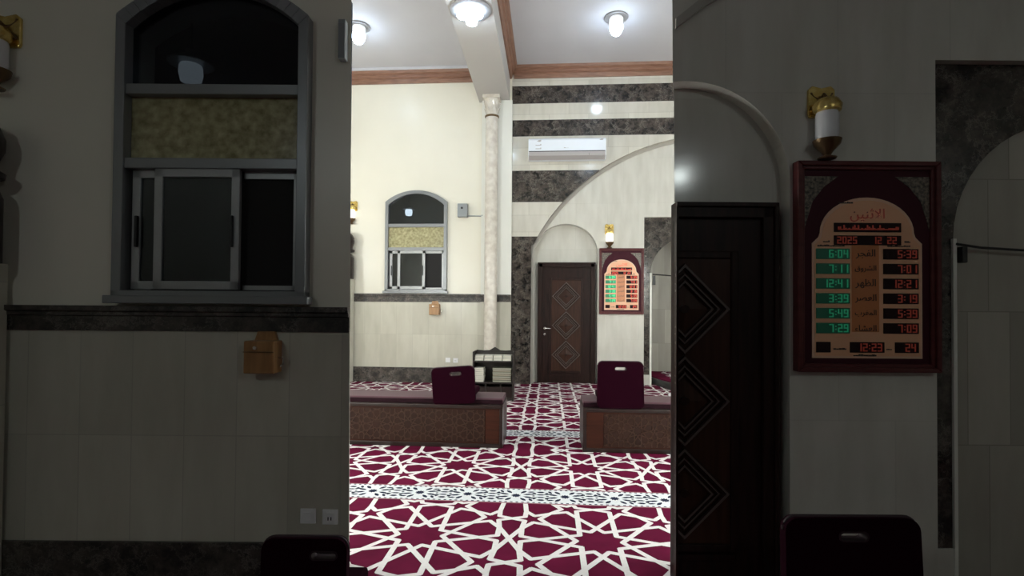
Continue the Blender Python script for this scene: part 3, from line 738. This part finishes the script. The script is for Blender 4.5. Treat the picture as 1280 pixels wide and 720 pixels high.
# ------------------------------------------------------------------ benches
def bench(x0, x1, y0, y1, label, lights=True):
    w = x1-x0
    r = empty('carved_bench', ((x0+x1)/2, y0, 0), label=label, cat='bench')
    a, b, d, H = -w/2, w/2, y1-y0, .455
    g = G().box(a, b, .02, d, 0, H-.03).box(a, b, -.005, d, H-.035, H)
    g.box(a, b, 0, .02, .0, .045).box(a, a+.035, -.002, .02, 0, H).box(b-.035, b, -.002, .02, 0, H)
    g.ob('carcass', 'benchdark', r, bevel=.004)
    G().box(a+.035, a+.21, .004, .021, .045, H-.035).box(b-.185, b-.035, .004, .021, .045, H-.035).box(a+.21, b-.185, .008, .021, .045, H-.035).ob('front_board', 'bench', r, bevel=.003)
    fx0, fx1, fz0, fz1 = a+.215, b-.19, .06, H-.05
    cp = G().box(fx0, fx1, .006, .012, fz0, fz1).ob('carved_panel', 'carve', r)
    g = G(); sc = .335/1.17*(1.02); cz = (fz0+fz1)/2; n = int(math.ceil((fx1-fx0)/(1.17*sc)))+1
    for k in range(n):
        for p, q in girih(fx1-.16-1.17*sc*k, cz, sc):
            s = clip_seg(p, q, fz0+.006, fz1-.006, 1)
            s = s and clip_seg(*s, fx0+.006, fx1-.006, 0)
            if not s: continue
            qd = seg_quad(*s, .0085, .001)
            if qd: g.prism([(v.x, v.y) for v in qd], .0, .007)
    g.ob('carved_lattice', 'ridge', cp)
    c = G().profile([(.10, H), (.09, H+.01), (.09, H+.045), (.11, H+.058), (d-.03, H+.058), (d-.015, H+.045), (d-.015, H)], a+.01, b-.012).ob('cushion', 'cush', r, bevel=.012)
    G().profile([(.078, H), (.078, H+.046), (.088, H+.048), (.10, H+.03), (.10, H)], a+.008, b-.008).ob('cushion_border', 'cushside', r, bevel=.004)
    if lights: G().box(b, b+.005, .0, .016, .04, H-.02).ob('side_strip', 'alul', r)
bench(-3.0, -.475, 5.56, 6.13, 'carved mahogany bench on the left with a long mauve cushion')
bench(.375, 3.0, 5.50, 6.07, 'carved mahogany bench on the right with a mauve cushion')

# ------------------------------------------------------------------ legless floor chairs
def floor_chair(loc, rz, w, h, label, lean=0, back=6, seat_z=.05, slot=0, depth=.44, taper=0):
    r = empty('floor_chair', loc, rz, label=label, cat='floor chair')
    r.rotation_euler[1] = math.radians(lean)
    o = rrect(-w/2, w/2, 0, h, .055)
    o = [(x*(1-taper*(1-z/h)), z) for x, z in o]
    hz = h-.075
    hole = rrect(slot-.058, slot+.058, hz-.017, hz+.017, .0165)[::-1]
    g = plate(o, [hole], 0, .05)
    bk = g.ob('backrest', 'chair', r, bevel=.012); bk.rotation_euler[0] = math.radians(back*-.5)
    rim = rrect(slot-.063, slot+.063, hz-.021, hz+.021, .020); rin = rrect(slot-.056, slot+.056, hz-.015, hz+.015, .0145)
    g = G(); g.strip(rim+rim[:1], rin+rin[:1], -.004, .054); g.ob('handle_slot', 'chairedge', bk)
    pts = [(x, -.001, z) for x, z in o]
    ctr = (0, h/2)
    g = G(); g.tube([(x*.995, .025, z) for x, z in o[:14]], .008); g.ob('piping', 'chairedge', bk)
    G().box(-w/2+.01, w/2-.01, .055, depth, seat_z, seat_z+.07).ob('seat', 'chair', r, bevel=.02)
    for sg in (-1, 1): G().tube([(sg*(w/2-.02), .03, .03), (sg*(w/2-.02), .07, seat_z+.02)], .012).ob('hinge', 'black', r)
    return r
floor_chair((-1.0, 5.575, .457), 0, .475, .40, 'wine red floor chair leaning on the left bench', lean=-4.5, seat_z=.065, slot=.03, taper=.03)
floor_chair((.765, 5.515, .457), 0, .475, .49, 'upright wine red floor chair on the right bench', lean=0, seat_z=.065, taper=-.03)

# ------------------------------------------------------------------ bookshelf and books
BX0, BX1, BY, BD = -1.215, -.545, 8.38, .30
r = empty('bookshelf', ((BX0+BX1)/2, BY, 0), label='low black-brown bookshelf of books in front of the column', cat='bookshelf')
w = (BX1-BX0)/2
for x0, x1 in ((-w, -w+.025), (w-.025, w)): G().box(x0, x1, 0, BD, 0, .79).ob('side_panel', 'shelfw', r, bevel=.004)
G().box(-w+.025, w-.025, BD-.015, BD, 0, .76).ob('back_panel', 'shelfw', r)
for z in (.02, .275, .62): G().box(-w+.025, w-.025, 0, BD-.015, z, z+.025).ob('shelf', 'shelfw', r, bevel=.003)
cr = [(-w, .70), (-w, .775), (-w+.03, .80), (-.18, .79), (-.09, .795), (-.05, .82), (0, .85), (.05, .82), (.09, .795), (.18, .79), (w-.03, .80), (w, .775), (w, .70)]
G().prism(cr, BD, BD+.02).ob('crest', 'shelfw', r, bevel=.004)
for x in (-.12, .12): G().box(x-.01, x+.01, .02, BD-.015, .045, .275).ob('divider', 'shelfw', r)
G().box(-w+.03, w-.03, .05, .07, .03, .22).ob('lower_board', 'benchdark', r)
def book(x0, x1, z, h, cov, label, grp, y=.02, dep=.2):
    q = empty('book', ((BX0+BX1)/2+(x0+x1)/2, BY+y, z), label=label, cat='book', group=grp)
    hw = (x1-x0)/2
    k = .16 if cov == 'cover2' else .36
    G().box(-hw, hw, 0, dep, 0, h*k).box(-hw, hw, 0, dep, h*(1-k), h).box(-hw, hw, dep-.004, dep, 0, h).ob('cover', cov, q)
    G().box(-hw+.004, hw-.004, .003, dep-.004, h*k, h*(1-k)).ob('page_block', 'paper', q)
for c_ in range(4):
    for j in range(2):
        x0 = -.30+.151*c_; pos = ('leftmost', 'second', 'third', 'rightmost')[c_]
        book(x0, x0+.142, .646+.044*j, .042, 'cover2', '%s pale book of the %s row on the top shelf' % (pos, ('lower', 'upper')[j]), 'pale books on the top shelf', .01+.03*j)
OR = ['bottom', 'second from the bottom', 'third from the bottom', 'fourth from the bottom', 'fifth from the bottom', 'sixth from the bottom', 'topmost']
for j in range(7):
    book(-.305+.003*(j % 2), -.155+.004*(j % 3), .301+.033*j, .031, 'cover2', 'white paperback, %s of the left stack on the middle shelf' % OR[j], 'white books in the left stack', .02+.004*(j % 2))
    book(-.01+.004*(j % 2), .295-.004*(j % 3), .301+.033*j, .031, ('cover1', 'cover3')[j % 2], 'thick bound book, %s of the right stack on the middle shelf' % OR[j], 'bound books in the right stack', .02+.003*(j % 3))

# ------------------------------------------------------------------ step in the recess, cable, white box
r = empty('carpeted_step', (3.2, 10.4, 0), label='low black stone step with carpet top at the right recess', cat='step')
op = [(-1.14, .35), (-1.06, -.05), (-.86, -.75), (-.70, -1.0), (.36, -1.0), (.36, 1.2), (-1.14, 1.2)]
G().plan(op, 0, .13).ob('stone_edge', 'blackstone', r, bevel=.015)
ip = [(-1.10, .35), (-1.02, -.02), (-.82, -.70), (-.67, -.93), (.33, -.93), (.33, 1.18), (-1.10, 1.18)]
ct = G().plan(ip, .13, .145).ob('carpet_top', 'carpet', r)
g = G()
for ry in (-.6, .63):
    for k in range(-2, 2):
        for a, b in girih(.35+1.17*k, ry):
            s = clip_seg(a, b, -.9, 1.1, 1); s = s and clip_seg(*s, -.78, .32, 0)
            if s:
                q = seg_quad(*s, .036, .005)
                zi = (zi+1) % 97
                if q: g.quad(*[(v.x, v.y, .146+zi*.00001) for v in q])
g.ob('carpet_pattern', 'strap', ct, fix=False)
tag(G().box(2.08, 2.17, 9.1, 9.17, .002, .055).ob('white_tissue_box', 'white', bevel=.01), 'small white box on the carpet before the black step', 'box')
tag(G().tube([(2.06, 10.44, 2.19), (2.4, 10.45, 2.165), (2.8, 10.46, 2.15), (3.3, 10.47, 2.13)], .012).box(2.06, 2.11, 10.40, 10.46, 1.98, 2.16).ob('hanging_cable', 'black'), 'thin dark cable with plug across the hall recess', 'cable')

# ================================================================== ANTEROOM (dim, nearer, same kind of finish)
T = .22
def nstruct(o, label=None, cat=None):
    o.rotation_euler[2] = YAW; return tag(o, label, cat, kind='structure')
def splay(g, ulim=.90):
    g.v = [((u*(1.0+(d-DN)/DN*1.12) if d > DN+.01 else u)-(z-1.6)*.0085 if abs(u) < ulim else u, d, z) for u, d, z in g.v]
    return g
s, sz = 1.2*.8766/1.2, .868
NWX, NWZ = -1.63, 1.528
hole = [(NWX+a, NWZ+b) for a, b in win_outline(.80, .825)]
g = splay(plate([(-6.7, 0), (-.887, 0), (-.887, CEIL), (-6.7, CEIL)], [hole], DN, DN+T))
nstruct(g.ob('wall_near_left', 'plaster'), 'dim cream wall around the big window on the left', 'wall')
nstruct(splay(G().box(-6.7, -.887, DN-.010, DN, .222, 1.37)).ob('trim_20', 'tilen'), 'dim beige marble wainscot under the big window', 'wainscot')
nstruct(splay(G().box(-6.7, -.886, DN-.028, DN, 0, .222)).ob('baseboard_near', 'darks'), 'dim dark marble skirting below the wainscot', 'skirting')
nstruct(dado(-6.7, -.886, DN, 1.362, 1.498).ob('trim_21', 'darks'), 'dim dark marble dado rail below the big window', 'dado rail')
window('window_2', near(NWX, DN-.02, NWZ), YAW, .825, .85, 'big dim arched grey aluminium window on the left near wall', None, None)
lamp_reflection(near(-1.875, DN+.15, NWZ+1.26), YAW, .98, 'porchdim', 'faint lamp behind the arched pane of the big dim window')
coin_box(near(-1.33, DN-.010, 1.145), YAW, .80, 'dim varnished wooden box under the dado on the left near wall')
outlet(near(-1.095, DN-.010, .326), YAW, .88, 'left of two dim white plates low on the left near wall')
outlet(near(-.975, DN-.010, .322), YAW, .88, 'right of two dim white plates low on the left near wall', socket=True)
r = empty('speaker_box', near(-.938, DN, 2.85), YAW, label='narrow dim grey box at the top of the near wall edge', cat='speaker')
G().box(-.018, .022, -.05, 0, 0, .215).ob('case', 'greyp', r, bevel=.005)
G().box(-.014, .018, -.053, -.05, .02, .19).ob('grille', 'alu', r)
sconce(near(-2.80, DN, 2.66), YAW, .90, 'milkdim', 'dim brass wall lamp cut by the left picture edge', 1.15)
finial_post(near(-2.835, DN-.145, 0), YAW, .835, 'dim post with dark turned finial at the left picture edge')
floor_chair(near(-.937, 2.36, 0), YAW, .39, .445, 'dark floor chair before the left near wall at the bottom', slot=.09)
# right near wall
NDX = .958
ar = arc(NDX, 2.2, .565, .56, 97, 0)
outl = [(.888, CEIL), (.888, ar[0][1])]+ar+[(NDX+.565, 0), (2.327, 0), (2.327, 2.888), (3.7, 2.888), (3.7, 0), (6.7, 0), (6.7, CEIL)]
nstruct(splay(plate(outl, [], DN, DN+.10), .93).ob('wall_near_right', 'tile2'), 'dim pale marble wall around the clock board on the right', 'wall')
g = G().plan([(.925, DN+.10), (6.7, DN+.10), (6.7, DN+.3), (1.08, DN+.3)], 0, CEIL)
g.v = [(u-(z-1.6)*.0085 if u < 1.3 else u, d, z) for u, d, z in g.v]
nstruct(g.ob('wall_near_niche', 'tile2'), 'dim back of the half arched niche above the near door', 'wall')
door('door_2', near(NDX, DN+.10, 0), YAW, .8766, .861, 'dim dark door with carved half diamonds at the right opening edge', xmin=-.056)
board(near(1.924, DN, 1.169), YAW, .89, .874, True, 'large dim burgundy framed prayer clock on the right near wall')
sconce(near(1.690, DN, 2.315), YAW, .86, 'milkdim', 'unlit dim brass wall lamp above the large dim clock board')
nstruct(G().strip([(.889, 3.10), (1.027, 3.212), (1.2, 3.31), (1.45, 3.42)], [(.889, 3.045), (1.04, 3.165), (1.215, 3.262), (1.46, 3.372)], DN-.02, DN).ob('trim_22', 'soffit'), 'dim grey edge of an arch at the top of the right near wall', 'arch')
# dark surround on the right
ai = [(2.462, 0), (2.462, 1.90)]+[(2.462+.62*(1-math.cos(math.radians(a))), 1.90+.66*math.sin(math.radians(a))) for a in range(8, 181, 8)]+[(3.70, 0)]
outl = [(2.327, 0)]+ai+[(3.70, 2.89), (2.327, 2.89)]
nstruct(plate(outl, [], DN+.05, DN+.10).ob('wall_near_surround', 'dark'), 'dim dark marble surround right of the large clock board', 'wall')
nstruct(G().box(2.45, 2.47, DN+.035, DN+.10, 0, 1.905).ob('trim_23', 'pil'), 'dim white edging strip of the near surround', 'edging')
nstruct(G().box(2.325, 2.45, DN+.04, DN+.05, 0, .19).ob('trim_24', 'tile2'))
nstruct(G().box(2.47, 3.70, DN+.085, DN+.10, 0, 2.6).ob('wall_near_recess', 'tile3'), 'dim grey tiles inside the near surround', 'wall')
tag(G().tube([near(2.465, DN+.03, 1.875), near(2.6, DN+.03, 1.855), near(2.85, DN+.03, 1.842), near(3.3, DN+.03, 1.83)], .007).ob('hanging_cable', 'black'), 'dim dark cable across the near recess at the right picture edge', 'cable')
tag(G().box(-.015, .015, -.02, .02, -.06, .03).ob('cable_plug', 'black', loc=near(2.50, DN+.035, 1.83), rz=YAW, bevel=.005), 'black plug on the cable at the right picture edge', 'plug')
floor_chair(near(1.43, 2.15, 0), YAW, .565, .635, 'large dark floor chair before the near door and large clock', taper=-.02)
# rest of the anteroom (behind and beside the camera)
nstruct(G().box(-6.7, 6.7, -4.0, DN, 3.7, 3.85).ob('ceiling_near', 'ceil'))
nstruct(G().box(-4.7, -4.5, -4.0, DN, 0, 3.7).ob('wall_near_side_left', 'plaster')); nstruct(G().box(4.5, 4.7, -4.0, DN, 0, 3.7).ob('wall_near_side_right', 'plaster'))
nstruct(G().box(-4.7, 4.7, -4.2, -4.0, 0, 3.7).ob('wall_near_rear', 'benchdark'))
nstruct(G().box(-.99, .99, DN, DN+T, 3.7, CEIL).ob('wall_near_lintel', 'plaster'))
for u in (-2.6, 2.6):  # unseen lamps added to brighten the near walls
    bulb_lamp(near(u, -2.2, 3.7), 'weak bulb lamp behind the viewer on the anteroom ceiling', 'bulbdim', .6, 'anteroom lamps')

# ------------------------------------------------------------------ camera and world
cd = bpy.data.cameras.new('camera'); cam = bpy.data.objects.new('camera', cd); COL.objects.link(cam)
cam.location = (0, 0, 1.5); cd.sensor_width = 36; cd.lens = 36*650/1280; cd.shift_y = 15/1280; cd.clip_start = .05
cam.matrix_world = Matrix.Translation((0, 0, 1.5)) @ Matrix.Rotation(YAW, 4, 'Z') @ Matrix.Rotation(PI/2+math.radians(.9), 4, 'X') @ Matrix.Rotation(math.radians(.43), 4, 'Z')
S.camera = cam
wd = bpy.data.worlds.new('night'); S.world = wd; wd.use_nodes = True
wd.node_tree.nodes['Background'].inputs[0].default_value = (.004, .005, .008, 1)
S.view_settings.view_transform = 'Standard'; S.view_settings.look = 'None'; S.view_settings.gamma = 1; S.view_settings.use_curve_mapping = False
S.view_settings.exposure = 0
S.cycles.max_bounces = 8; S.cycles.diffuse_bounces = 5
